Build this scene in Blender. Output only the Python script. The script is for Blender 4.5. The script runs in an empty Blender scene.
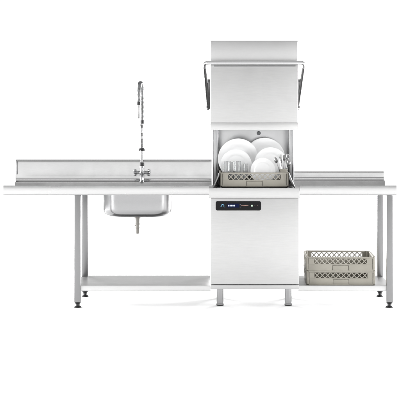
import bpy, bmesh, math, random
from mathutils import Vector, Matrix
random.seed(7)
PI = math.pi
scene = bpy.context.scene
COL = scene.collection

# ------------------------------------------------------------------ materials
def new_mat(name):
    m = bpy.data.materials.new(name); m.use_nodes = True
    nt = m.node_tree
    return m, nt, nt.nodes['Principled BSDF']

def steel(name, col, rough, brush=(1, 1, 1), scale=60, bump=0.02, var=0.05, metallic=1.0, rvar=0.06, smudge=True):
    """brushed stainless steel: stretched fine noise for the grain, broad noise for handling marks"""
    m, nt, p = new_mat(name)
    N, L = nt.nodes.new, nt.links.new
    tc = N('ShaderNodeTexCoord')
    mp = N('ShaderNodeMapping'); mp.inputs['Scale'].default_value = brush
    L(tc.outputs['Object'], mp.inputs['Vector'])
    n1 = N('ShaderNodeTexNoise'); n1.inputs['Scale'].default_value = scale
    n1.inputs['Detail'].default_value = 4; n1.inputs['Roughness'].default_value = 0.6
    L(mp.outputs['Vector'], n1.inputs['Vector'])
    n2 = N('ShaderNodeTexNoise'); n2.inputs['Scale'].default_value = 5
    n2.inputs['Detail'].default_value = 5; n2.inputs['Roughness'].default_value = 0.65
    L(tc.outputs['Object'], n2.inputs['Vector'])
    r1 = N('ShaderNodeMapRange')
    r1.inputs['From Min'].default_value = 0.25; r1.inputs['From Max'].default_value = 0.75
    r1.inputs['To Min'].default_value = 1 - var; r1.inputs['To Max'].default_value = 1.0
    L(n1.outputs['Fac'], r1.inputs['Value'])
    mx = N('ShaderNodeMix'); mx.data_type = 'RGBA'; mx.blend_type = 'MULTIPLY'
    mx.inputs['Factor'].default_value = 1
    mx.inputs['A'].default_value = (*col, 1)
    L(r1.outputs['Result'], mx.inputs['B'])
    L(mx.outputs['Result'], p.inputs['Base Color'])
    r2 = N('ShaderNodeMapRange')
    r2.inputs['From Min'].default_value = 0.3; r2.inputs['From Max'].default_value = 0.7
    r2.inputs['To Min'].default_value = rough - rvar; r2.inputs['To Max'].default_value = rough + rvar
    L(n2.outputs['Fac'], r2.inputs['Value'])
    L(r2.outputs['Result'], p.inputs['Roughness'])
    p.inputs['Metallic'].default_value = metallic
    if bump:
        b = N('ShaderNodeBump'); b.inputs['Strength'].default_value = bump
        b.inputs['Distance'].default_value = 0.002
        L(n1.outputs['Fac'], b.inputs['Height'])
        b2 = N('ShaderNodeBump'); b2.inputs['Strength'].default_value = 0.03 if smudge else 0
        b2.inputs['Distance'].default_value = 0.01
        L(n2.outputs['Fac'], b2.inputs['Height'])
        L(b.outputs['Normal'], b2.inputs['Normal'])
        L(b2.outputs['Normal'], p.inputs['Normal'])
    return m

def plain(name, col, rough, metallic=0.0, noise=0.06, scale=40, bump=0.0, coat=0.0, spec=0.5):
    m, nt, p = new_mat(name)
    N, L = nt.nodes.new, nt.links.new
    tc = N('ShaderNodeTexCoord')
    n = N('ShaderNodeTexNoise'); n.inputs['Scale'].default_value = scale; n.inputs['Detail'].default_value = 4
    L(tc.outputs['Object'], n.inputs['Vector'])
    r = N('ShaderNodeMapRange'); r.inputs['To Min'].default_value = 1 - noise; r.inputs['To Max'].default_value = 1 + noise
    L(n.outputs['Fac'], r.inputs['Value'])
    mx = N('ShaderNodeMix'); mx.data_type = 'RGBA'; mx.blend_type = 'MULTIPLY'
    mx.inputs['Factor'].default_value = 1; mx.inputs['A'].default_value = (*col, 1)
    L(r.outputs['Result'], mx.inputs['B']); L(mx.outputs['Result'], p.inputs['Base Color'])
    p.inputs['Roughness'].default_value = rough; p.inputs['Metallic'].default_value = metallic
    p.inputs['Coat Weight'].default_value = coat
    p.inputs['Specular IOR Level'].default_value = spec
    if bump:
        b = N('ShaderNodeBump'); b.inputs['Strength'].default_value = bump; b.inputs['Distance'].default_value = 0.002
        L(n.outputs['Fac'], b.inputs['Height']); L(b.outputs['Normal'], p.inputs['Normal'])
    return m

def glow(name, col, e):
    m, nt, p = new_mat(name)
    p.inputs['Base Color'].default_value = (*col, 1); p.inputs['Roughness'].default_value = 0.4; p.inputs['Specular IOR Level'].default_value = 0.05
    p.inputs['Emission Color'].default_value = (*col, 1); p.inputs['Emission Strength'].default_value = e
    return m

M = {}
M['steel']   = steel('brushed_steel', (0.52, 0.52, 0.52), 0.36, (1, 18, 18), 30)
M['panel']   = steel('steel_panel', (0.575, 0.575, 0.573), 0.40, (1, 1, 14), 14, bump=0.025, var=0.08)
M['counter'] = steel('counter_steel', (0.58, 0.58, 0.58), 0.30, (1, 20, 20), 30)
M['splash']  = steel('splash_steel', (0.56, 0.56, 0.56), 0.2, (1, 20, 20), 30)
M['inner']   = steel('chamber_steel', (0.50, 0.502, 0.506), 0.33, (20, 20, 1), 30)
M['shelf']   = steel('shelf_steel', (0.27, 0.27, 0.27), 0.38, (1, 20, 20), 30)  # shelf top: tone darkened to paint in the shade under the counter
M['lip']     = steel('lit_lip_steel', (0.66, 0.66, 0.66), 0.36, (1, 20, 20), 30)  # same sheet as the shelf, paler tone paints the light on its front
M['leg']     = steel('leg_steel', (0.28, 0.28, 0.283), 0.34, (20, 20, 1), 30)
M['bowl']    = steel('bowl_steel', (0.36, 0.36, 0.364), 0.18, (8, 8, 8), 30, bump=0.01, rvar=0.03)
M['chrome']  = steel('chrome', (0.36, 0.364, 0.37), 0.10, (4, 4, 4), 30, bump=0, rvar=0.03)
M['handle']  = steel('polished_steel', (0.60, 0.60, 0.605), 0.14, (4, 4, 4), 30, bump=0, rvar=0.03)
M['riser']   = steel('riser_steel', (0.24, 0.24, 0.243), 0.26, (4, 4, 4), 30, bump=0, rvar=0.03)
M['arm']     = steel('dark_chrome', (0.20, 0.20, 0.20), 0.22, (6, 6, 6), 30, bump=0, rvar=0.05)
M['guide']   = steel('guide_steel', (0.14, 0.14, 0.14), 0.35, (6, 6, 6), 30, bump=0)
M['cutlery'] = steel('cutlery_steel', (0.17, 0.17, 0.17), 0.24, (4, 4, 4), 30, bump=0, rvar=0.03)
M['black']   = plain('black_rubber', (0.012, 0.012, 0.013), 0.45, noise=0.2)
M['hose']    = plain('grey_hose', (0.18, 0.18, 0.18), 0.5)
M['rack']    = plain('beige_plastic', (0.28, 0.265, 0.228), 0.5, noise=0.08, scale=25, bump=0.05)
M['drain']   = plain('drain_plastic', (0.21, 0.20, 0.185), 0.45, noise=0.08)
M['china']   = plain('white_china', (0.82, 0.823, 0.826), 0.12, noise=0.01, coat=0.4)
M['panelblack'] = plain('black_gloss', (0.008, 0.008, 0.009), 0.2, noise=0.1, spec=0.12)
M['knob']    = plain('dark_knob', (0.12, 0.125, 0.13), 0.4)
M['floor']   = plain('white_studio_floor', (0.86, 0.86, 0.86), 0.9, noise=0.01, spec=0.1)
M['display'] = glow('display_blue', (0.004, 0.007, 0.030), 0.25)
M['digits']  = glow('display_white', (0.50, 0.58, 0.74), 0.32)
M['icon']    = glow('icon_blue', (0.16, 0.36, 0.52), 0.3)
M['amber']   = glow('text_red', (0.24, 0.15, 0.13), 0.3)
M['green']   = glow('key_green', (0.36, 0.46, 0.37), 0.35)
g, nt, p = new_mat('clear_glass')
p.inputs['Base Color'].default_value = (0.74, 0.745, 0.745, 1); p.inputs['Roughness'].default_value = 0.01
p.inputs['Transmission Weight'].default_value = 1.0; p.inputs['IOR'].default_value = 1.48
M['glass'] = g

# ------------------------------------------------------------------ mesh helpers
def box(bm, x0, x1, y0, y1, z0, z1, bev=0.0, seg=2):
    b = bmesh.new()
    bmesh.ops.create_cube(b, size=1)
    bmesh.ops.scale(b, vec=(x1 - x0, y1 - y0, z1 - z0), verts=b.verts)
    bmesh.ops.translate(b, vec=((x0 + x1) / 2, (y0 + y1) / 2, (z0 + z1) / 2), verts=b.verts)
    if bev:
        bmesh.ops.bevel(b, geom=list(b.edges), offset=bev, segments=seg, profile=0.5, affect='EDGES', clamp_overlap=True)
    merge(bm, b)

def merge(bm, b, mat=None):
    mp = {}
    for v in b.verts:
        mp[v] = bm.verts.new(mat @ v.co if mat else v.co)
    for f in b.faces:
        try: bm.faces.new([mp[v] for v in f.verts])
        except ValueError: pass
    b.free()

def ring_bridge(bm, rings, closed=False, cap=True):
    vs = [[bm.verts.new(c) for c in r] for r in rings]
    n = len(vs[0])
    pairs = list(zip(vs, vs[1:])) + ([(vs[-1], vs[0])] if closed else [])
    for a, b in pairs:
        for i in range(n):
            j = (i + 1) % n
            bm.faces.new((a[i], a[j], b[j], b[i]))
    if cap and not closed:
        bm.faces.new(list(reversed(vs[0]))); bm.faces.new(vs[-1])

def tube(bm, pts, r, n=12, cap=True):
    """tube swept along pts; r a number or one radius per point"""
    pts = [Vector(p) for p in pts]
    rs = r if isinstance(r, (list, tuple)) else [r] * len(pts)
    rings = []; up = None
    for i, p_ in enumerate(pts):
        if i == 0: t = pts[1] - pts[0]
        elif i == len(pts) - 1: t = pts[-1] - pts[-2]
        else: t = pts[i + 1] - pts[i - 1]
        t.normalize()
        if up is None:
            up = Vector((0, 0, 1)) if abs(t.z) < 0.9 else Vector((1, 0, 0))
        u = (up - t * up.dot(t)).normalized(); w = t.cross(u); up = u
        rings.append([p_ + (u * math.cos(2 * PI * k / n) + w * math.sin(2 * PI * k / n)) * rs[i] for k in range(n)])
    ring_bridge(bm, rings, cap=cap)

def lathe(bm, prof, cx=0, cy=0, n=32, mat=None, cap=True):
    """profile of (radius, z) turned round the z axis"""
    b = bmesh.new()
    rings = [[Vector((cx + max(r, 1e-4) * math.cos(2 * PI * k / n), cy + max(r, 1e-4) * math.sin(2 * PI * k / n), z)) for k in range(n)] for r, z in prof]
    ring_bridge(b, rings, cap=cap)
    merge(bm, b, mat)

def sheet(bm, prof, x0, x1, t):
    """sheet of thickness t following profile (y, z), extruded from x0 to x1"""
    P = [Vector((y, z)) for y, z in prof]
    nrm = []
    for i in range(len(P)):
        a = P[max(i - 1, 0)]; b = P[min(i + 1, len(P) - 1)]
        d = (b - a).normalized(); nrm.append(Vector((d.y, -d.x)))
    loop = P + [P[i] + nrm[i] * t for i in reversed(range(len(P)))]
    n = len(P)
    A = [bm.verts.new((x0, q.x, q.y)) for q in loop]; B = [bm.verts.new((x1, q.x, q.y)) for q in loop]
    m = len(loop)
    for i in range(m):
        j = (i + 1) % m
        bm.faces.new((A[i], A[j], B[j], B[i]))
    for i in range(n - 1):
        bm.faces.new((A[i], A[m - 1 - i], A[m - 2 - i], A[i + 1]))
        bm.faces.new((B[i], B[i + 1], B[m - 2 - i], B[m - 1 - i]))

def rrect(w, d, r, n=6):
    pts = []
    for cx, cy, a0 in ((w/2 - r, d/2 - r, 0), (-w/2 + r, d/2 - r, PI/2), (-w/2 + r, -d/2 + r, PI), (w/2 - r, -d/2 + r, 1.5*PI)):
        for k in range(n + 1):
            a = a0 + PI/2 * k / n
            pts.append((cx + r * math.cos(a), cy + r * math.sin(a)))
    return pts

ORG = {}
def obj(name, bm, mat, parent=None, loc=None, smooth=32):
    """link bm as ONE mesh object; under a parent, coordinates given in world are moved to the thing's own origin"""
    o = loc if loc is not None else (ORG.get(parent.name, Vector((0, 0, 0))) if parent else Vector((0, 0, 0)))
    bmesh.ops.translate(bm, vec=-Vector(o), verts=bm.verts)
    bmesh.ops.recalc_face_normals(bm, faces=bm.faces)
    me = bpy.data.meshes.new(name); bm.to_mesh(me); bm.free()
    if smooth:
        for f in me.polygons: f.use_smooth = True
        me.set_sharp_from_angle(angle=math.radians(smooth))
    me.materials.append(M[mat])
    ob = bpy.data.objects.new(name, me); COL.objects.link(ob)
    if parent: ob.parent = parent; ORG[ob.name] = Vector(o)
    else: ob.location = o; ORG[ob.name] = Vector(o)
    return ob

def tag(o, label=None, cat=None, group=None, kind=None):
    if label: o['label'] = label
    if cat: o['category'] = cat
    if group: o['group'] = group
    if kind: o['kind'] = kind
    return o

def thing(name, label, cat, loc, group=None, local=False):
    o = bpy.data.objects.new(name, None); COL.objects.link(o)
    o.location = loc; o.empty_display_size = 0.05
    ORG[o.name] = Vector((0, 0, 0)) if local else Vector(loc)
    return tag(o, label, cat, group)

B = bmesh.new

# ------------------------------------------------------------------ the setting
bm = B(); box(bm, -5.0, 5.0, -5.0, 2.6, -0.02, 0)
tag(obj('floor', bm, 'floor', smooth=0), kind='structure')

# ------------------------------------------------------------------ tables
def leg(parent, x, y, zt, zb, w=0.047):
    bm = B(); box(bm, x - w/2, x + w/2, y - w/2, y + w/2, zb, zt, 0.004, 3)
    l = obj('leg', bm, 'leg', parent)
    bm = B()
    lathe(bm, [(0.0, 0.0), (0.027, 0.0), (0.029, 0.003), (0.027, 0.008), (0.018, 0.012), (0.015, 0.017), (0.015, zb - 0.012), (0.022, zb - 0.007), (0.0225, zb - 0.0005), (0.0, zb - 0.0005)], x, y, 24)
    obj('foot', bm, 'black', l)
    return l

def front_edge(bm, x0, x1):
    # raised anti-drip rim, vertical apron, return lip underneath
    sheet(bm, [(0.060, 0.845), (0.034, 0.846), (0.029, 0.850), (0.026, 0.876), (0.022, 0.882), (0.016, 0.8845), (0.006, 0.8845), (0.0018, 0.8825), (0.0, 0.8785), (0.0, 0.8225), (0.0008, 0.8215), (0.0055, 0.8212), (0.0058, 0.8190), (0.0012, 0.8186), (0.0008, 0.8178), (0.0010, 0.8166), (0.006, 0.8160), (0.022, 0.816)], x0, x1, -0.0018)

def backsplash(bm, x0, x1, top, kerb, bow=0.006):
    pr = [(0.6455, 0.845), (0.674, 0.845), (0.676, 0.8455), (0.677, 0.847), (0.681, kerb - 0.005), (0.683, kerb - 0.002), (0.687, kerb - 0.0005), (0.728, kerb), (0.736, kerb + 0.002), (0.743, kerb + 0.007), (0.748, kerb + 0.018)]
    zs, ze = kerb + 0.026, top - 0.006
    for k in range(9):                                  # pressed sheet, very slightly bowed backwards towards its top edge
        u = k / 8
        pr.append((0.7495 + bow * u ** 2, zs + (ze - zs) * u))
    pr += [(0.7515 + bow, top - 0.002), (0.756 + bow, top), (0.780, top), (0.784, top - 0.004), (0.784, top - 0.03)]
    sheet(bm, pr, x0, x1, 0.0018)

# ---- long table with the sink
TL, TR = -1.4155, 0.0655
t1 = thing('sink_table', 'long stainless steel inlet table with sink bowl and tall backsplash, left of the dishwasher', 'table', (-0.68, 0.37, 0))
bm = B()
front_edge(bm, TL, TR)
SX, SY, SW, SD = -0.462, 0.345, 0.514, 0.40       # sink centre and size
z0, z1 = 0.8432, 0.845
box(bm, TL, SX - SW/2 + .004, 0.060, 0.645, z0, z1); box(bm, SX + SW/2 - .004, TR, 0.060, 0.645, z0, z1)
box(bm, SX - SW/2 + .004, SX + SW/2 - .004, 0.060, SY - SD/2 + .004, z0, z1)
box(bm, SX - SW/2 + .004, SX + SW/2 - .004, SY + SD/2 - .004, 0.645, z0, z1)
obj('tabletop', bm, 'counter', t1, smooth=50)
bm = B(); backsplash(bm, TL, 0.0890, 1.048, 0.880)
bk = obj('backsplash', bm, 'splash', t1, smooth=50)
bm = B()
box(bm, TL - 0.0035, TL - 0.0005, 0.7440, 0.7835, 0.888, 1.0445, 0.0008)
box(bm, TL + 0.002, TL + 0.012, 0.7455, 0.7478, 0.935, 1.036, 0.001)
obj('end_return', bm, 'leg', bk)
# stiffening channel under the counter
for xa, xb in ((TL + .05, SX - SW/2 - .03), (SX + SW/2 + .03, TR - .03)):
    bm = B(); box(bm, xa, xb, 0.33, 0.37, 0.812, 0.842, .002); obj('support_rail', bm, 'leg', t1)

def shelf(parent, x0, x1):
    bm = B()
    sheet(bm, [(0.0632, 0.1579), (0.735, 0.158), (0.739, 0.156), (0.740, 0.152), (0.740, 0.124)], x0, x1, 0.0018)
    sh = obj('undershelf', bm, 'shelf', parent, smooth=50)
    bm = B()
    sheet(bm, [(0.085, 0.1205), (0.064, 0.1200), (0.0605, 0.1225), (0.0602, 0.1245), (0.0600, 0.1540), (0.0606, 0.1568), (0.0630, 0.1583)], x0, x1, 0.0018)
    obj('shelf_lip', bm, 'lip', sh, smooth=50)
    return sh
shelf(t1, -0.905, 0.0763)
leg(t1, -0.8855, 0.036 + .0235, 0.8425, 0.039); leg(t1, -0.8800, 0.690, 0.8425, 0.044)

# sink bowl: rounded pressed bowl, drawn as a loft of rounded rectangles
bm = B()
rings = []
lev = []
for k in range(9):                                    # outer side, top to bottom
    a = PI/2 * k / 8
    lev.append((-0.062 * (1 - math.cos(a)), 0.704 - 0.062 * math.sin(a)))
outer = [(0.0, 0.8430), (-0.002, 0.82), (-0.004, 0.76)] + [(-0.006 + a, z) for a, z in lev]
def bowl_ring(off, z):
    w, d = SW + 2*off, SD + 2*off
    return [Vector((SX + x, SY + y, z)) for x, y in rrect(w, d, max(0.125 + off*0.5, 0.03), 8)]
for o_, z_ in outer: rings.append(bowl_ring(o_, z_))
rings.append(bowl_ring(-0.12, 0.6405)); rings.append(bowl_ring(-0.17, 0.639))
for o_, z_ in [(-0.17, 0.6406), (-0.12, 0.6421)] + [(o - 0.0016, z + 0.0016) for o, z in reversed(outer)]:
    rings.append(bowl_ring(o_, z_))
vs = [[bm.verts.new(c) for c in r] for r in rings]
nn = len(vs[0]); half = len(outer) + 2
for i in range(len(vs) - 1):
    if i == half - 1: continue
    for k in range(nn):
        j = (k + 1) % nn
        bm.faces.new((vs[i][k], vs[i][j], vs[i+1][j], vs[i+1][k]))
bm.faces.new(vs[half - 1]); bm.faces.new(vs[half]); 
for k in range(nn):
    j = (k + 1) % nn
    bm.faces.new((vs[0][k], vs[0][j], vs[-1][j], vs[-1][k]))
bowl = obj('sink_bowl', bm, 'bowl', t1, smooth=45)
bm = B()
lathe(bm, [(0.0, 0.6388), (0.030, 0.6388), (0.030, 0.634), (0.018, 0.630), (0.0155, 0.622), (0.0155, 0.592), (0.0175, 0.590), (0.0175, 0.580), (0.0145, 0.578), (0.0145, 0.562),
           (0.0165, 0.560), (0.0165, 0.553), (0.0135, 0.551), (0.0130, 0.525), (0.0105, 0.515), (0.0085, 0.512), (0.0, 0.512)], SX - 0.002, SY, 28)
dr = obj('drain', bm, 'drain', bowl)
bm = B()
box(bm, SX - 0.024, SX + 0.010, SY - 0.006, SY + 0.006, 0.570, 0.576, .002)
obj('drain_clip', bm, 'drain', bowl)

# ---- short table on the right
RL, RR = 0.7185, 1.4145
t2 = thing('outlet_table', 'short stainless steel outlet table with low backsplash, right of the dishwasher', 'table', (1.06, 0.37, 0))
bm = B(); front_edge(bm, RL, RR); box(bm, RL, RR, 0.060, 0.645, z0, z1)
obj('tabletop', bm, 'counter', t2, smooth=50)
bm = B(); backsplash(bm, RL, RR, 0.957, 0.890, 0.0015); obj('backsplash', bm, 'splash', t2, smooth=50)
bm = B(); box(bm, RL + .03, RR - .08, 0.33, 0.37, 0.812, 0.842, .002); obj('support_rail', bm, 'leg', t2)
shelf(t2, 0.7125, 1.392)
leg(t2, 1.3715, 0.036 + .0235, 0.8425, 0.039); leg(t2, 1.378, 0.690, 0.8425, 0.044)

# ------------------------------------------------------------------ dishwasher
DL, DR = 0.0755, 0.7145
d = thing('hood_dishwasher', 'brushed steel commercial dishwasher with its hood raised over a rack of dishes', 'dishwasher', (0.395, 0.33, 0))
bm = B()
box(bm, DL, DR, 0.030, 0.640, 0.170, 0.838, 0.004)
body = obj('body', bm, 'panel', d)
bm = B(); box(bm, DL + .0005, DR - .0005, 0.012, 0.0295, 0.172, 0.795, 0.004, 3); obj('front_panel', bm, 'panel', d)
bm = B(); box(bm, DL + .001, DR - .001, 0.020, 0.630, 0.137, 0.1685, 0.003); obj('base_plinth', bm, 'steel', d)
for x in (0.1465, 0.6445):
    for y in (0.165, 0.60):
        xx = x if y < .3 else x + (0.006 if x < .3 else 0.028)
        bm = B(); lathe(bm, [(0.0, 0.139), (0.026, 0.139), (0.026, 0.030), (0.0235, 0.029), (0.0235, 0.020), (0.0265, 0.019), (0.0265, 0.010), (0.0, 0.010)], xx, y, 28)
        l = obj('leg', bm, 'bowl', d)
        bm = B(); lathe(bm, [(0.0, 0.0005), (0.025, 0.0005), (0.0275, 0.003), (0.0275, 0.0098), (0.0, 0.0098)], xx, y, 28); obj('foot', bm, 'black', l)
# wash deck: apron in front, tray floor with raised rear and side rims
bm = B()
sheet(bm, [(0.075, 0.856), (0.030, 0.858), (0.012, 0.866), (0.004, 0.8685), (0.0, 0.8655), (-0.001, 0.861), (-0.001, 0.800), (0.001, 0.7965), (0.011, 0.7965)], 0.0665, 0.7165, -0.002)
box(bm, 0.0665, 0.7165, 0.075, 0.638, 0.8385, 0.856, 0.002)
deck = obj('wash_deck', bm, 'panel', d, smooth=50)
bm = B()
for y in (0.14, 0.34, 0.54):
    tube(bm, [(0.125, y, 0.8625), (0.66, y, 0.8625)], 0.006, 8)
for x in (0.150, 0.64):
    tube(bm, [(x, 0.05, 0.8675), (x, 0.585, 0.8675)], 0.0065, 8)
obj('rack_rail', bm, 'guide', deck)
for sx, xa, xb in ((-1, 0.094, 0.137), (1, 0.690, 0.6475)):
    bm = B()
    # sloping side guide with a turned rim that steers the rack
    for q in range(2):
        pass
    pts = [(xa, 0.8600), (xb, 0.958), (xb, 0.972)]
    vsA = []
    for (x, z) in pts:
        for t in (0, 0.003):
            vsA.append((x + t * -sx * -1, z))
    b = bmesh.new()
    prof = [(p_[0], p_[1]) for p_ in pts]
    A = [b.verts.new((x, 0.070, z)) for x, z in prof] ; C = [b.verts.new((x, 0.56, z)) for x, z in prof]
    for i in range(2): b.faces.new((A[i], A[i+1], C[i+1], C[i]))
    r = bmesh.ops.solidify(b, geom=list(b.faces), thickness=0.003)
    merge(bm, b)
    tube(bm, [(xa, 0.066, 0.8605), (xb, 0.066, 0.958), (xb, 0.066, 0.974)], 0.0045, 8)
    obj('rack_guide', bm, 'guide', deck)
# rear chamber: back panel and the two columns the hood slides on
bm = B(); box(bm, 0.140, 0.690, 0.575, 0.590, 0.857, 1.900, 0.002)
back = obj('back_panel', bm, 'inner', d)
bm = B(); lathe(bm, [(0, 0), (0.0150, 0), (0.0150, 0.008), (0.0125, 0.011), (0.0, 0.0115)], n=24, mat=Matrix.Translation((0.4455, 0.5748, 1.2540)) @ Matrix.Rotation(PI/2, 4, 'X'))
obj('sensor_knob', bm, 'knob', back)
for xs in ((0.0945, 0.1390), (0.6700, 0.7095)):
    bm = B(); box(bm, xs[0], xs[1], 0.500, 0.592, 0.857, 1.880, 0.005, 3)
    c = obj('column', bm, 'inner', d)
    bm = B(); xm = xs[0] + 0.55 * (xs[1] - xs[0])
    box(bm, xm, xm + 0.011, 0.4915, 0.4995, 0.862, 1.860, 0.0025)
    box(bm, xs[0] + .003, xs[0] + .0065, 0.490, 0.4995, 0.862, 1.860, 0.001)
    obj('slide_rail', bm, 'chrome', c)
# hood: a deep box open underneath, its bottom flange, the set-back upper panel
HL, HR = 0.0755, 0.7085
bm = B()
b = bmesh.new()
bmesh.ops.create_cube(b, size=1)
bmesh.ops.scale(b, vec=(HR - HL, 0.455, 1.772 - 1.3385), verts=b.verts)
bmesh.ops.translate(b, vec=((HL + HR)/2, 0.030 + 0.455/2, (1.772 + 1.3385)/2), verts=b.verts)
bmesh.ops.delete(b, geom=[f for f in b.faces if f.normal.z < -0.9], context='FACES')
bmesh.ops.bevel(b, geom=[e for e in b.edges if not e.is_boundary], offset=0.004, segments=3, profile=0.5, affect='EDGES')
bmesh.ops.recalc_face_normals(b, faces=b.faces)
bmesh.ops.solidify(b, geom=list(b.faces), thickness=0.003)
merge(bm, b)
hood = obj('hood', bm, 'panel', d)
bm = B()
for (x0, x1, y0, y1) in ((HL - .001, HR + .001, 0.0235, 0.0295), (HL - .001, HL + .006, 0.0300, 0.488), (HR - .006, HR + .001, 0.0300, 0.488), (HL + .0065, HR - .0065, 0.4815, 0.488)):
    box(bm, x0, x1, y0, y1, 1.285, 1.3375 if y0 < .03 else 1.3380, 0.002)
obj('hood_flange', bm, 'panel', hood)
bm = B()
box(bm, HL, HR, 0.048, 0.592, 1.7725, 1.930, 0.005, 3); box(bm, HL + .0005, HR - .0005, 0.0472, 0.0479, 1.8630, 1.8645)
obj('hood_cap', bm, 'steel', hood)
# handle: bar across the front, curved shoulders, arms reaching back to the pivots
bm = B()
def shoulder(xo, sgn):
    r = 0.030
    return [(xo + sgn * r * (1 - math.sin(a)), -0.022 + 0.0 * a, 1.769 - r * (1 - math.cos(a))) for a in [PI/2 * k / 6 for k in range(7)]]
lx, rx = 0.0335, 0.7490
pts = []
for k in range(7):
    a = PI/2 * k / 6
    pts.append((lx + 0.030 * (1 - math.sin(PI/2 - a)) , -0.018 + 0.030*(1 - math.sin(a)), 1.768 - 0.016 * (1 - math.sin(a))))
L_ = [(lx, 0.040, 1.735), (lx + .001, 0.018, 1.752), (lx + .005, 0.000, 1.7625), (lx + .013, -0.012, 1.768), (lx + .026, -0.018, 1.770)]
R_ = [(2 * 0.39125 - x, y, z) for x, y, z in reversed(L_)]
R_ = [(x + (rx - (2*0.39125 - lx)), y, z) for x, y, z in R_]
tube(bm, L_ + R_, 0.0125, 16)
hd = obj('handle', bm, 'handle', hood)
bm = B(); box(bm, 0.10, 0.69, 0.0265, 0.0297, 1.740, 1.7515, 0.001); obj('handle_trim', bm, 'leg', hood)
for (xa, xb) in ((0.0345, 0.0605), (0.7475, 0.7265)):
    bm = B()
    tube(bm, [(xa, 0.036, 1.738), (xa + (xb-xa)*.3, 0.125, 1.655), (xb, 0.335, 1.455), (xb, 0.352, 1.437)], [0.0115, 0.0115, 0.0105, 0.009], 12)
    # flat link lying between the arm and the hood side
    s_ = 1 if xb > xa else -1
    hs = HL - .001 if s_ > 0 else HR + .001
    xo = xb - s_ * 0.004
    b = bmesh.new()
    q = [(0.150, 1.632), (0.166, 1.652), (0.182, 1.655), (0.352, 1.462), (0.350, 1.444), (0.332, 1.436)]
    n_ = len(q)
    A = [b.verts.new((hs, y, z)) for y, z in q]; C = [b.verts.new((xo, y, z)) for y, z in q]
    b.faces.new(A); b.faces.new(list(reversed(C)))
    for i in range(n_): b.faces.new((A[i], C[i], C[(i+1) % n_], A[(i+1) % n_]))
    bmesh.ops.recalc_face_normals(b, faces=b.faces)
    bmesh.ops.bevel(b, geom=list(b.edges), offset=0.002, segments=2, profile=0.5, affect='EDGES', clamp_overlap=True)
    merge(bm, b)
    arm = obj('handle_arm', bm, 'arm', hood)
    bm = B(); hs = HL if s_ > 0 else HR
    tube(bm, [(hs, 0.338, 1.455), (xb + s_*-0.012, 0.338, 1.455)], 0.012, 14)
    obj('pivot', bm, 'arm', hood)
# control panel
bm = B()
CX0, CX1, CZ0, CZ1 = 0.1130, 0.4395, 0.7055, 0.7725
pts = rrect(CX1 - CX0, CZ1 - CZ0, 0.012, 6)
cx, cz = (CX0 + CX1)/2, (CZ0 + CZ1)/2
f0 = [bm.verts.new((cx + x, 0.0116, cz + z)) for x, z in pts]
f1 = [bm.verts.new((cx + x, 0.0085, cz + z)) for x, z in pts]
f2 = [bm.verts.new((cx + x * .993, 0.0070, cz + z * .965)) for x, z in pts]
for A, C in ((f0, f1), (f1, f2)):
    for i in range(len(A)):
        j = (i + 1) % len(A); bm.faces.new((A[i], A[j], C[j], C[i]))
bm.faces.new(f2); bm.faces.new(f0)
cp = obj('control_panel', bm, 'panelblack', d)
FY = 0.0068
def flat(name, rects, mat, y=FY, dep=0.0012):
    bm = B()
    for x0, x1, z0_, z1_ in rects: box(bm, x0, x1, y - dep, y, z0_, z1_)
    return obj(name, bm, mat, cp, smooth=0)
bm = B()
tube(bm, [(0.163 + 0.011 * math.cos(a), FY - .001, 0.737 + 0.011 * math.sin(a)) for a in [PI * (0.12 + 0.76 * k / 10) for k in range(11)]], 0.0022, 6)
tube(bm, [(0.149, FY - .001, 0.733), (0.155, FY - .001, 0.737)], 0.0016, 6)
tube(bm, [(0.170, FY - .001, 0.733), (0.176, FY - .001, 0.730)], 0.0016, 6)
obj('power_icon', bm, 'icon', cp)
flat('display', [(0.198, 0.283, 0.7265, 0.7545)], 'display')
flat('display_digits', [(0.203 + 0.0105*i, 0.2105 + 0.0105*i, 0.7355, 0.7465) for i in range(5)], 'digits', FY - .0014)
flat('indicator_lamp', [(0.2875, 0.2905, 0.7485, 0.7515), (0.2875, 0.2905, 0.7285, 0.7315)], 'digits')
flat('status_text', [(0.299 + 0.0085*i, 0.3055 + 0.0085*i, 0.7375, 0.7435) for i in range(6)], 'amber')
flat('start_key', [(0.3685, 0.3795, 0.7345, 0.7465)], 'green')
flat('panel_key', [(0.394, 0.397, 0.738, 0.741), (0.412, 0.415, 0.738, 0.741)], 'amber')

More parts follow.
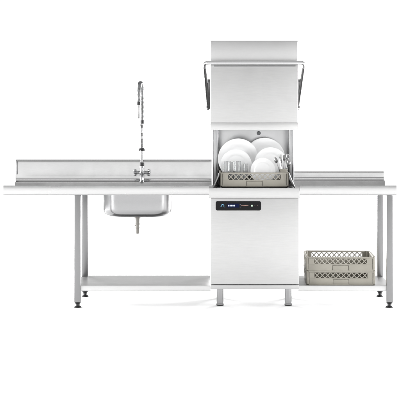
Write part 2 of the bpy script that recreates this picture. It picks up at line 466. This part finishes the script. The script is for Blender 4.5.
# ------------------------------------------------------------------ dish racks
RH, RS = 0.102, 0.25
def lattice(bm, u0, u1, w0, w1, put, n):
    step = (u1 - u0) / n
    hw = 0.0027
    h = w1 - w0
    for i in range(n):
        a, c = u0 + i * step, u0 + (i + 1) * step
        for (p0, p1) in (((a, w0), (c, w1)), ((a, w1), (c, w0))):
            put(bm, p0, p1, hw)
        # the smaller crossing that makes the double diamond
        m_ = (a + c) / 2
    for i in range(n + 1):
        pass
def wall_bm(front):
    """one wall in the plane y=-RS (outside) .. y=-RS+th, spanning x"""
    bm = B(); th = 0.010
    ya, yb = -RS, -RS + th
    x0, x1 = -RS + 0.016, RS - 0.016
    wx, wz0, wz1 = 0.192, 0.0485, 0.0895
    if front:
        hx = 0.059
        box(bm, x0, -hx, ya, yb, 0.0004, wz0, 0.001); box(bm, hx, x1, ya, yb, 0.0004, wz0, 0.001)
        box(bm, -hx + .0032, hx - .0032, ya + .0015, yb, 0.003, 0.036, 0.001)
        box(bm, -hx, hx, ya + .0002, yb, 0.0395, wz0, 0.001)
        box(bm, -hx, hx, yb - .002, yb + .001, 0.003, 0.0395)
    else:
        box(bm, x0, x1, ya, yb, 0.0004, wz0, 0.001)
    box(bm, x0, -wx, ya, yb, wz0, wz1); box(bm, wx, x1, ya, yb, wz0, wz1)
    box(bm, x0, x1, ya - .0025, yb + .001, wz1, RH - 0.0008, 0.0025)      # rolled rim
    box(bm, x0, x1, ya + .0012, yb + .0015, -0.0006, 0.0045)                        # stacking ledge
    def put(bm, p0, p1, hw):
        dx, dz = p1[0] - p0[0], p1[1] - p0[1]; l = math.hypot(dx, dz); nx, nz = -dz / l * hw, dx / l * hw
        b = bmesh.new()
        q = [(p0[0] + nx, p0[1] + nz), (p0[0] - nx, p0[1] - nz), (p1[0] - nx, p1[1] - nz), (p1[0] + nx, p1[1] + nz)]
        off = 0.0004 if dz > 0 else 0.0
        A = [b.verts.new((x, ya + .002 + off, z)) for x, z in q]; C = [b.verts.new((x, yb - .002 + off, z)) for x, z in q]
        b.faces.new(A); b.faces.new(list(reversed(C)))
        for i in range(4): b.faces.new((A[i], C[i], C[(i+1) % 4], A[(i+1) % 4]))
        merge(bm, b)
    n = 10; step = 2 * wx / n
    for i in range(n):
        a = -wx + i * step
        put(bm, (a, wz0), (a + step, wz1), 0.0030); put(bm, (a, wz1), (a + step, wz0), 0.0030)
    return bm
def make_rack(name, label, group):
    r = thing(name, label, 'dish rack', (0, 0, 0), group, local=True)
    for k in range(4):
        bm = wall_bm(k % 2 == 0)
        bmesh.ops.rotate(bm, cent=(0, 0, 0), matrix=Matrix.Rotation(k * PI/2, 3, 'Z'), verts=bm.verts)
        obj('rack_wall', bm, 'rack', r)
    for sx, sy in ((-1, -1), (1, -1), (1, 1), (-1, 1)):
        bm = B()
        cx_, cy_ = sx * (RS - 0.0155), sy * (RS - 0.0155)
        box(bm, cx_ - 0.0155, cx_ + 0.0155, cy_ - 0.0155, cy_ + 0.0155, 0.0, RH - 0.0012, 0.010, 4)
        obj('corner_post', bm, 'rack', r)
    bm = B()
    for i in range(13):
        u = -RS + 0.02 + i * (2*RS - 0.04) / 12
        box(bm, u - .003, u + .003, -RS + .011, RS - .011, 0.004, 0.009)
        box(bm, -RS + .011, RS - .011, u - .003, u + .003, 0.0045, 0.0095)
    obj('rack_base', bm, 'rack', r, smooth=0)
    return r
def copy_thing(src, loc, rz, label, group=None):
    c = src.copy(); COL.objects.link(c); c.location = loc; c.rotation_euler = (0, 0, rz)
    c['label'] = label
    if group: c['group'] = group
    for ch in src.children:
        k = ch.copy(); COL.objects.link(k); k.parent = c
        for gch in ch.children:
            g_ = gch.copy(); COL.objects.link(g_); g_.parent = k
    return c
GR = 'beige plastic dishwasher racks'
rack = make_rack('dish_rack', 'lower beige plastic rack of the stack, resting directly on the right undershelf', GR)
rack.location = (1.031, 0.345, 0.1590); rack.rotation_euler = (0, 0, math.radians(-1.6))
copy_thing(rack, (1.030, 0.345, 0.1590 + RH + 0.0001), math.radians(-2.0), 'upper empty beige plastic rack, stacked on another rack on the right undershelf', GR)
RZ = 0.8745
mrack = copy_thing(rack, (0.396, 0.345, RZ), 0, 'beige plastic rack loaded with plates and glasses inside the open dishwasher', GR)
# peg ribs that only the loaded rack carries
for y in (0.250, 0.320, 0.375, 0.435, 0.500):
    bm = B()
    box(bm, -0.20, 0.22, y - 0.3455, y - 0.3395, 0.0096, 0.0240, 0.001)
    for k in range(14):
        x = -0.195 + k * 0.0315
        lathe(bm, [(0.0035, 0.020), (0.003, 0.052), (0.0015, 0.056)], x, y - 0.3425, 8)
    obj('peg_rib', bm, 'rack', mrack)

# ------------------------------------------------------------------ plates
def plate_mesh(name, R):
    """dinner plate, axis along -y (its face to the front), centre at the origin"""
    prof_front = [(0.0, 0.0), (0.55, 0.0), (0.60, -0.006), (0.66, -0.040), (0.70, -0.058), (0.80, -0.085), (0.95, -0.122), (0.985, -0.132), (1.0, -0.128)]
    prof_back = [(1.0, -0.112), (0.97, -0.104), (0.70, -0.030), (0.62, 0.012), (0.60, 0.030), (0.56, 0.030), (0.54, 0.022), (0.0, 0.022)]
    bm = B()
    pr = [(r * R, -z * R) for r, z in prof_front + prof_back]
    lathe(bm, pr, n=96, mat=Matrix.Rotation(PI/2, 4, 'X'), cap=False)
    bmesh.ops.remove_doubles(bm, verts=bm.verts, dist=0.0003)
    return bm
def plate(label, x, y, zb, R, tilt, yaw=0):
    bm = plate_mesh('plate', R)
    o = obj('plate', bm, 'china', None, smooth=60)
    t = math.radians(tilt)
    o.rotation_euler = (-t, 0, math.radians(yaw))
    o.location = (x, y, zb + R * math.cos(t))
    return tag(o, label, 'plate', 'white plates in the loaded rack')
plate('large white plate at the back left of the loaded rack, behind the glasses', 0.287, 0.462, 0.912, 0.152, 6)
plate('large white plate at the back right of the loaded rack, behind the cutlery', 0.487, 0.525, 0.912, 0.154, 6)
plate('medium white plate directly behind the drinking glasses in the loaded rack', 0.268, 0.350, 0.906, 0.116, 7)
plate('medium white plate between the small front plate and the large back right plate', 0.526, 0.395, 0.906, 0.123, 7)
plate('smallest white plate, foremost in the rack, right of the glasses', 0.463, 0.225, 0.893, 0.0925, 9)

# ------------------------------------------------------------------ glasses
def glass(name, label, x, y, r0, r1, h):
    t = 0.0030
    pr = [(0.0, 0.0), (r0 - .001, 0.0), (r0, 0.001), (r0 + (r1 - r0)*.5, h*.5), (r1, h - .0008), (r1 - t*.5, h), (r1 - t, h - .0008), (r0 - t + (r1 - r0)*.5, h*.5), (r0 - t, 0.018), (r0 - .006, 0.013), (0.0, 0.012)]
    bm = B(); lathe(bm, pr, n=40, cap=False)
    bmesh.ops.remove_doubles(bm, verts=bm.verts, dist=0.00025)
    o = obj(name, bm, 'glass', None, smooth=45); o.location = (x, y, RZ + 0.0102)
    return tag(o, label, 'glass', 'clear glasses in the loaded rack')
glass('tumbler', 'clear tall drinking glass at the left end of the loaded rack', 0.196, 0.195, 0.0255, 0.0295, 0.170)
glass('tumbler', 'clear tall drinking glass, second from the left in the loaded rack', 0.272, 0.195, 0.0260, 0.0300, 0.169)
glass('tumbler', 'narrow clear glass between the taller glasses and the small front plate', 0.336, 0.200, 0.0170, 0.0200, 0.150)
glass('tumbler', 'clear glass half hidden behind the two tall glasses', 0.233, 0.262, 0.0240, 0.0275, 0.160)

# ------------------------------------------------------------------ cutlery and its holder
bm = B()
for (x0, x1, y0, y1) in ((0.588, 0.638, 0.170, 0.173), (0.588, 0.638, 0.227, 0.230), (0.588, 0.591, 0.1732, 0.2268), (0.635, 0.638, 0.1732, 0.2268)):
    box(bm, x0, x1, y0, y1, RZ + 0.010, 0.998, 0.0008)
box(bm, 0.590, 0.636, 0.172, 0.228, RZ + 0.0105, RZ + 0.014)
box(bm, 0.5865, 0.6395, 0.168, 0.1698, 0.990, 1.000, .0006)
tag(obj('cutlery_holder', bm, 'rack', None, loc=Vector((0.613, 0.2, RZ + .01))), 'small beige cutlery holder in the right front corner of the loaded rack', 'cutlery holder')
def blade(bm, ctrs, widths, thick, M_):
    rings = []
    for (s, bend), w in zip(ctrs, widths):
        rings.append([M_ @ Vector((a * w, bend + c * thick, s)) for a, c in ((-1, 0), (-.5, -.7), (.5, -.7), (1, 0), (.5, .7), (-.5, .7))])
    ring_bridge(bm, rings)
def cutlery(kind, label, bx, by, bz, lean_x, lean_y, yaw, L):
    bm = B()
    Mx = Matrix.Rotation(yaw, 4, 'Z')
    if kind == 'spoon':
        blade(bm, [(0, 0), (0.02, 0), (L*.45, 0.001), (L - .062, 0.0), (L - .05, -0.001)], [.006, .0065, .0036, .0026, .004], .0014, Mx)
        b = bmesh.new()
        bmesh.ops.create_uvsphere(b, u_segments=18, v_segments=12, radius=1)
        for v in b.verts:
            v.co = Vector((v.co.x * .0135, v.co.y * .0022 + (1 - min(1, v.co.x**2 + v.co.z**2)) * .006, v.co.z * .0225 + L - .024))
        merge(bm, b, Mx)
    elif kind == 'fork':
        blade(bm, [(0, 0), (0.02, 0), (L*.45, 0.001), (L - .075, 0.0), (L - .058, 0.002), (L - .048, 0.0025)], [.006, .0065, .0036, .0028, .009, .0115], .0013, Mx)
        for k in range(4):
            x = -0.0093 + k * .0062
            b = bmesh.new()
            tube(b, [(x, .0025, L - .052), (x, .0025, L - .03), (x, -.001, L)], [.0021, .0021, .0011], 6)
            merge(bm, b, Mx)
    else:
        blade(bm, [(0, 0), (0.02, 0), (L*.5, 0), (L*.52, 0), (L - .03, 0), (L - .01, 0), (L, 0)], [.006, .0075, .0065, .008, .0095, .007, .002], .0013, Mx)
    o = obj(kind, bm, 'cutlery', None, smooth=40)
    o.location = (bx, by, bz); o.rotation_euler = (lean_y, lean_x, 0)
    return tag(o, label, 'cutlery', 'cutlery in the holder')
CZ = RZ + .016
cutlery('spoon', 'steel spoon leaning farthest left out of the cutlery holder', 0.6150, 0.190, CZ, math.radians(-19), 0, 0.25, 0.205)
cutlery('fork', 'steel fork leaning slightly left, beside the leftmost spoon in the holder', 0.6110, 0.205, CZ, math.radians(-6), 0, -0.2, 0.220)
cutlery('spoon', 'tallest steel spoon, upright in the middle of the cutlery holder', 0.6120, 0.216, CZ, math.radians(2), 0.03, 0.1, 0.212)
cutlery('knife', 'steel knife between the middle spoon and the right fork in the holder', 0.6160, 0.186, CZ, math.radians(-10), 0, 0.9, 0.190)
cutlery('fork', 'steel fork leaning farthest right out of the cutlery holder', 0.6110, 0.198, CZ, math.radians(9), 0, 0.3, 0.218)
cutlery('spoon', 'short steel spoon leaning right, below the rightmost fork', 0.6180, 0.210, CZ, math.radians(13), 0, -0.3, 0.172)

# ------------------------------------------------------------------ pre-rinse faucet
FX, FYY = -0.4465, 0.708
f = thing('faucet', 'chrome pre-rinse faucet with tall spring hose, standing behind the sink bowl', 'faucet', (FX, FYY, 0.880))
bm = B()
lathe(bm, [(0.0, 0.8803), (0.0195, 0.8803), (0.0195, 0.887), (0.0165, 0.890), (0.0155, 0.924), (0.016, 0.936), (0.020, 0.940), (0.021, 0.950), (0.020, 0.960), (0.016, 0.964), (0.0145, 0.985), (0.017, 0.988), (0.017, 1.000), (0.012, 1.003), (0.0, 1.003)], FX, FYY, 28)
lathe(bm, [(0.0, -0.040), (0.0125, -0.040), (0.0135, -0.034), (0.0115, -0.026), (0.0125, 0), (0.0115, 0.026), (0.0135, 0.034), (0.0125, 0.040), (0.0, 0.040)], n=20, mat=Matrix.Translation((FX, FYY, 0.950)) @ Matrix.Rotation(PI/2, 4, 'Y'))
tube(bm, [(FX, FYY - .012, 0.945), (FX, FYY - .035, 0.940), (FX, FYY - .048, 0.925), (FX, FYY - .050, 0.897)], [0.010, 0.010, 0.010, 0.0105], 14)
mx_ = obj('mixer_body', bm, 'chrome', f)
for s in (-1, 1):
    bm = B()
    c = Vector((FX + s * 0.047, FYY - 0.006, 0.950))
    lathe(bm, [(0.0, -0.008), (0.010, -0.008), (0.012, 0.0), (0.010, 0.010), (0.0, 0.012)], n=18, mat=Matrix.Translation(c) @ Matrix.Rotation(s * PI/2, 4, 'Y'))
    for k in range(4):
        a = PI/4 + k * PI/2
        e = c + Vector((s * 0.003, math.cos(a) * .024, math.sin(a) * .024)) + Vector((s * .006 * (k % 2), 0, 0))
        tube(bm, [c, c.lerp(e, .6), e], [0.005, 0.0045, 0.0068], 10)
        b = bmesh.new(); bmesh.ops.create_icosphere(b, subdivisions=2, radius=0.0078); merge(bm, b, Matrix.Translation(e))
    tube(bm, [c, c + Vector((s * .014, -.004, 0))], [0.006, 0.0075], 12)
    obj('handle', bm, 'chrome', f)
bm = B(); lathe(bm, [(0.0, 1.0035), (0.0145, 1.0035), (0.0150, 1.022), (0.013, 1.028), (0.0, 1.028)], FX, FYY, 20); obj('collar', bm, 'black', f)
bm = B(); tube(bm, [(FX, FYY, 1.0285), (FX + .001, FYY, 1.18), (FX - .0005, FYY, 1.332)], 0.0105, 16); ri = obj('riser_pipe', bm, 'riser', f)
for (zc, rr, hh) in ((1.158, .0145, .016), (1.195, .0145, .016), (1.240, .0130, .012), (1.305, .0150, .010)):
    bm = B(); lathe(bm, [(0.0106, zc - hh), (rr, zc - hh + .002), (rr, zc + hh - .002), (0.0106, zc + hh)], FX, FYY, 20, cap=False); obj('pipe_ring', bm, 'guide', ri)
bm = B(); lathe(bm, [(0.0, 1.118), (0.024, 1.118), (0.0265, 1.121), (0.0265, 1.128), (0.022, 1.131), (0.014, 1.138), (0.0, 1.138)], FX, FYY, 24); obj('clamp', bm, 'black', f)
bm = B(); lathe(bm, [(0.0, 1.325), (0.0155, 1.325), (0.0155, 1.350), (0.0, 1.350)], FX + .003, FYY - .002, 20); obj('collar', bm, 'black', f)
# hose path: up, over in a hoop towards the front, down to the spray head
path = []
def lerp(a, b, t): return a + (b - a) * t
top = 1.634; Rh = 0.105
dirx, diry = -0.085, -0.996
for k in range(30): path.append(Vector((FX + 0.003, FYY, lerp(1.345, top - Rh, k / 30))))
for k in range(41):
    a = PI * k / 40
    u = Rh * (1 - math.cos(a))
    path.append(Vector((FX + 0.003 + dirx * u, FYY + diry * u, top - Rh + Rh * math.sin(a))))
e0 = path[-1]
for k in range(1, 5): path.append(e0 + Vector((0, 0, -0.009 * k)))
bm = B(); tube(bm, path, 0.0082, 12); obj('hose', bm, 'hose', f)
# spring wound round the hose
acc = [0.0]
for a, b_ in zip(path, path[1:]): acc.append(acc[-1] + (b_ - a).length)
tot = acc[-1]; pitch = 0.0098; turns = tot / pitch; ns = int(turns * 14)
side = Vector((diry, -dirx, 0)).normalized()
hel = []; j = 0
for i in range(ns + 1):
    s = tot * i / ns
    while j < len(acc) - 2 and acc[j + 1] < s: j += 1
    t = (s - acc[j]) / max(acc[j+1] - acc[j], 1e-9)
    p_ = path[j].lerp(path[j+1], t); tg = (path[j+1] - path[j]).normalized()
    n2 = tg.cross(side).normalized()
    a = 2 * PI * turns * i / ns
    hel.append(p_ + (side * math.cos(a) + n2 * math.sin(a)) * 0.0138)
bm = B(); tube(bm, hel, 0.0023, 6); obj('spring', bm, 'chrome', f, smooth=60)
se = path[-1]
bm = B(); lathe(bm, [(0.0, se.z - .024), (0.0135, se.z - .024), (0.0150, se.z - .020), (0.0150, se.z - .004), (0.0120, se.z), (0.0, se.z)], se.x, se.y, 22); sp = obj('spray_grip', bm, 'black', f)
bm = B(); lathe(bm, [(0.0, se.z - .126), (0.0085, se.z - .126), (0.0100, se.z - .118), (0.0080, se.z - .105), (0.0075, se.z - .060), (0.0090, se.z - .0245), (0.0, se.z - .0245)], se.x, se.y, 22); obj('spray_head', bm, 'arm', sp)
bm = B(); tube(bm, [(se.x, se.y + .010, se.z - .030), (se.x, se.y + .026, se.z - .050), (se.x, se.y + .030, se.z - .105)], [0.004, 0.0035, 0.003], 8); obj('trigger', bm, 'arm', sp)
bm = B()
tube(bm, [(FX, FYY, 1.305), (FX + dirx*.08, FYY + diry*.08, 1.312), (se.x + .016, se.y + .02, 1.330), (se.x + .017, se.y - .004, 1.352)], 0.0035, 8)
obj('holder_hook', bm, 'chrome', f)

# ------------------------------------------------------------------ light
w = bpy.data.worlds.new('World'); scene.world = w; w.use_nodes = True
nt = w.node_tree; nt.nodes.clear()
N, Lk = nt.nodes.new, nt.links.new
out = N('ShaderNodeOutputWorld'); bg = N('ShaderNodeBackground'); tc = N('ShaderNodeTexCoord'); sep = N('ShaderNodeSeparateXYZ')
Lk(tc.outputs['Generated'], sep.inputs[0])
def ramp(pts):
    r = N('ShaderNodeValToRGB'); e = r.color_ramp.elements
    while len(e) < len(pts): e.new(0.5)
    for q, (p_, v) in zip(e, pts): q.position = p_; q.color = (v, v, v, 1)
    return r
def mapr(sock, a, b):
    m = N('ShaderNodeMapRange'); m.inputs['From Min'].default_value = a; m.inputs['From Max'].default_value = b
    Lk(sock, m.inputs['Value']); return m.outputs['Result']
# white cyclorama wall ahead of the camera; behind it a bright band at eye height under a dim ceiling
wall = mapr(sep.outputs['Y'], 0.86, 0.93)
high = ramp([(0.0, 1.55), (0.50, 1.55), (0.56, 1.43), (0.66, 0.55), (0.75, 0.30), (1.0, 0.30)])
Lk(mapr(sep.outputs['Z'], -1, 1), high.inputs[0])
side = ramp([(0.0, 1.0), (0.12, 0.92), (0.30, 0.50), (0.50, 0.28), (0.8, 0.30), (1.0, 0.5)])
Lk(mapr(sep.outputs['Y'], -1, 1), side.inputs[0])
front = N('ShaderNodeMix'); front.data_type = 'RGBA'; front.blend_type = 'MULTIPLY'; front.inputs['Factor'].default_value = 1
Lk(high.outputs[0], front.inputs['A']); Lk(side.outputs[0], front.inputs['B'])
ceil_ = mapr(sep.outputs['Z'], 0.40, 0.80)
roof = N('ShaderNodeMix'); roof.data_type = 'RGBA'; roof.inputs['B'].default_value = (0.68, 0.68, 0.68, 1)
Lk(ceil_, roof.inputs['Factor']); Lk(front.outputs['Result'], roof.inputs['A'])
mixn = N('ShaderNodeMix'); mixn.data_type = 'RGBA'
Lk(wall, mixn.inputs['Factor']); Lk(roof.outputs['Result'], mixn.inputs['A']); mixn.inputs['B'].default_value = (1.04, 1.04, 1.04, 1)
Lk(mixn.outputs['Result'], bg.inputs['Color']); bg.inputs['Strength'].default_value = 1.0
Lk(bg.outputs[0], out.inputs[0])

def area(name, loc, target, sx, sy, power):
    l = bpy.data.lights.new(name, 'AREA'); l.shape = 'RECTANGLE'; l.size = sx; l.size_y = sy; l.energy = power
    o = bpy.data.objects.new(name, l); COL.objects.link(o); o.location = loc
    o.rotation_euler = (Vector(target) - Vector(loc)).to_track_quat('-Z', 'Y').to_euler()
    return o
area('rear_left_softbox', (-4.3, 6.0, 1.2), (-0.3, 0.0, 0), 3.2, 1.2, 1220)
area('rear_right_softbox', (4.3, 6.0, 1.2), (0.3, 0.0, 0), 3.2, 1.2, 1220)
fl = area('floor_softbox', (0, -4.3, 5.6), (0, -4.3, 0), 5.0, 2.6, 100)
fl.data.spread = math.radians(95)
area('left_softbox', (-5.8, 0.2, 1.4), (0, -0.8, 0), 5.0, 1.4, 390)
area('right_softbox', (5.8, 0.2, 1.4), (0, -0.8, 0), 5.0, 1.4, 390)
area('left_strip', (-4.6, -3.4, 1.6), (0, 0.2, 0.8), 0.7, 2.6, 115)
area('right_strip', (5.0, -3.0, 1.6), (0, 0.2, 0.8), 0.7, 2.6, 115)

# ------------------------------------------------------------------ camera
cam = bpy.data.cameras.new('Camera'); co = bpy.data.objects.new('Camera', cam); COL.objects.link(co)
co.location = (0, -10.8, 1.415); co.rotation_euler = (PI/2, 0, 0)
cam.sensor_width = 36; cam.lens = 36 * 1500 / 400
cam.shift_y = -88 / 400
cam.clip_end = 200
scene.camera = co
vs_ = scene.view_settings
vs_.view_transform = 'Standard'; vs_.look = 'None'; vs_.exposure = 0; vs_.gamma = 1; vs_.use_curve_mapping = False
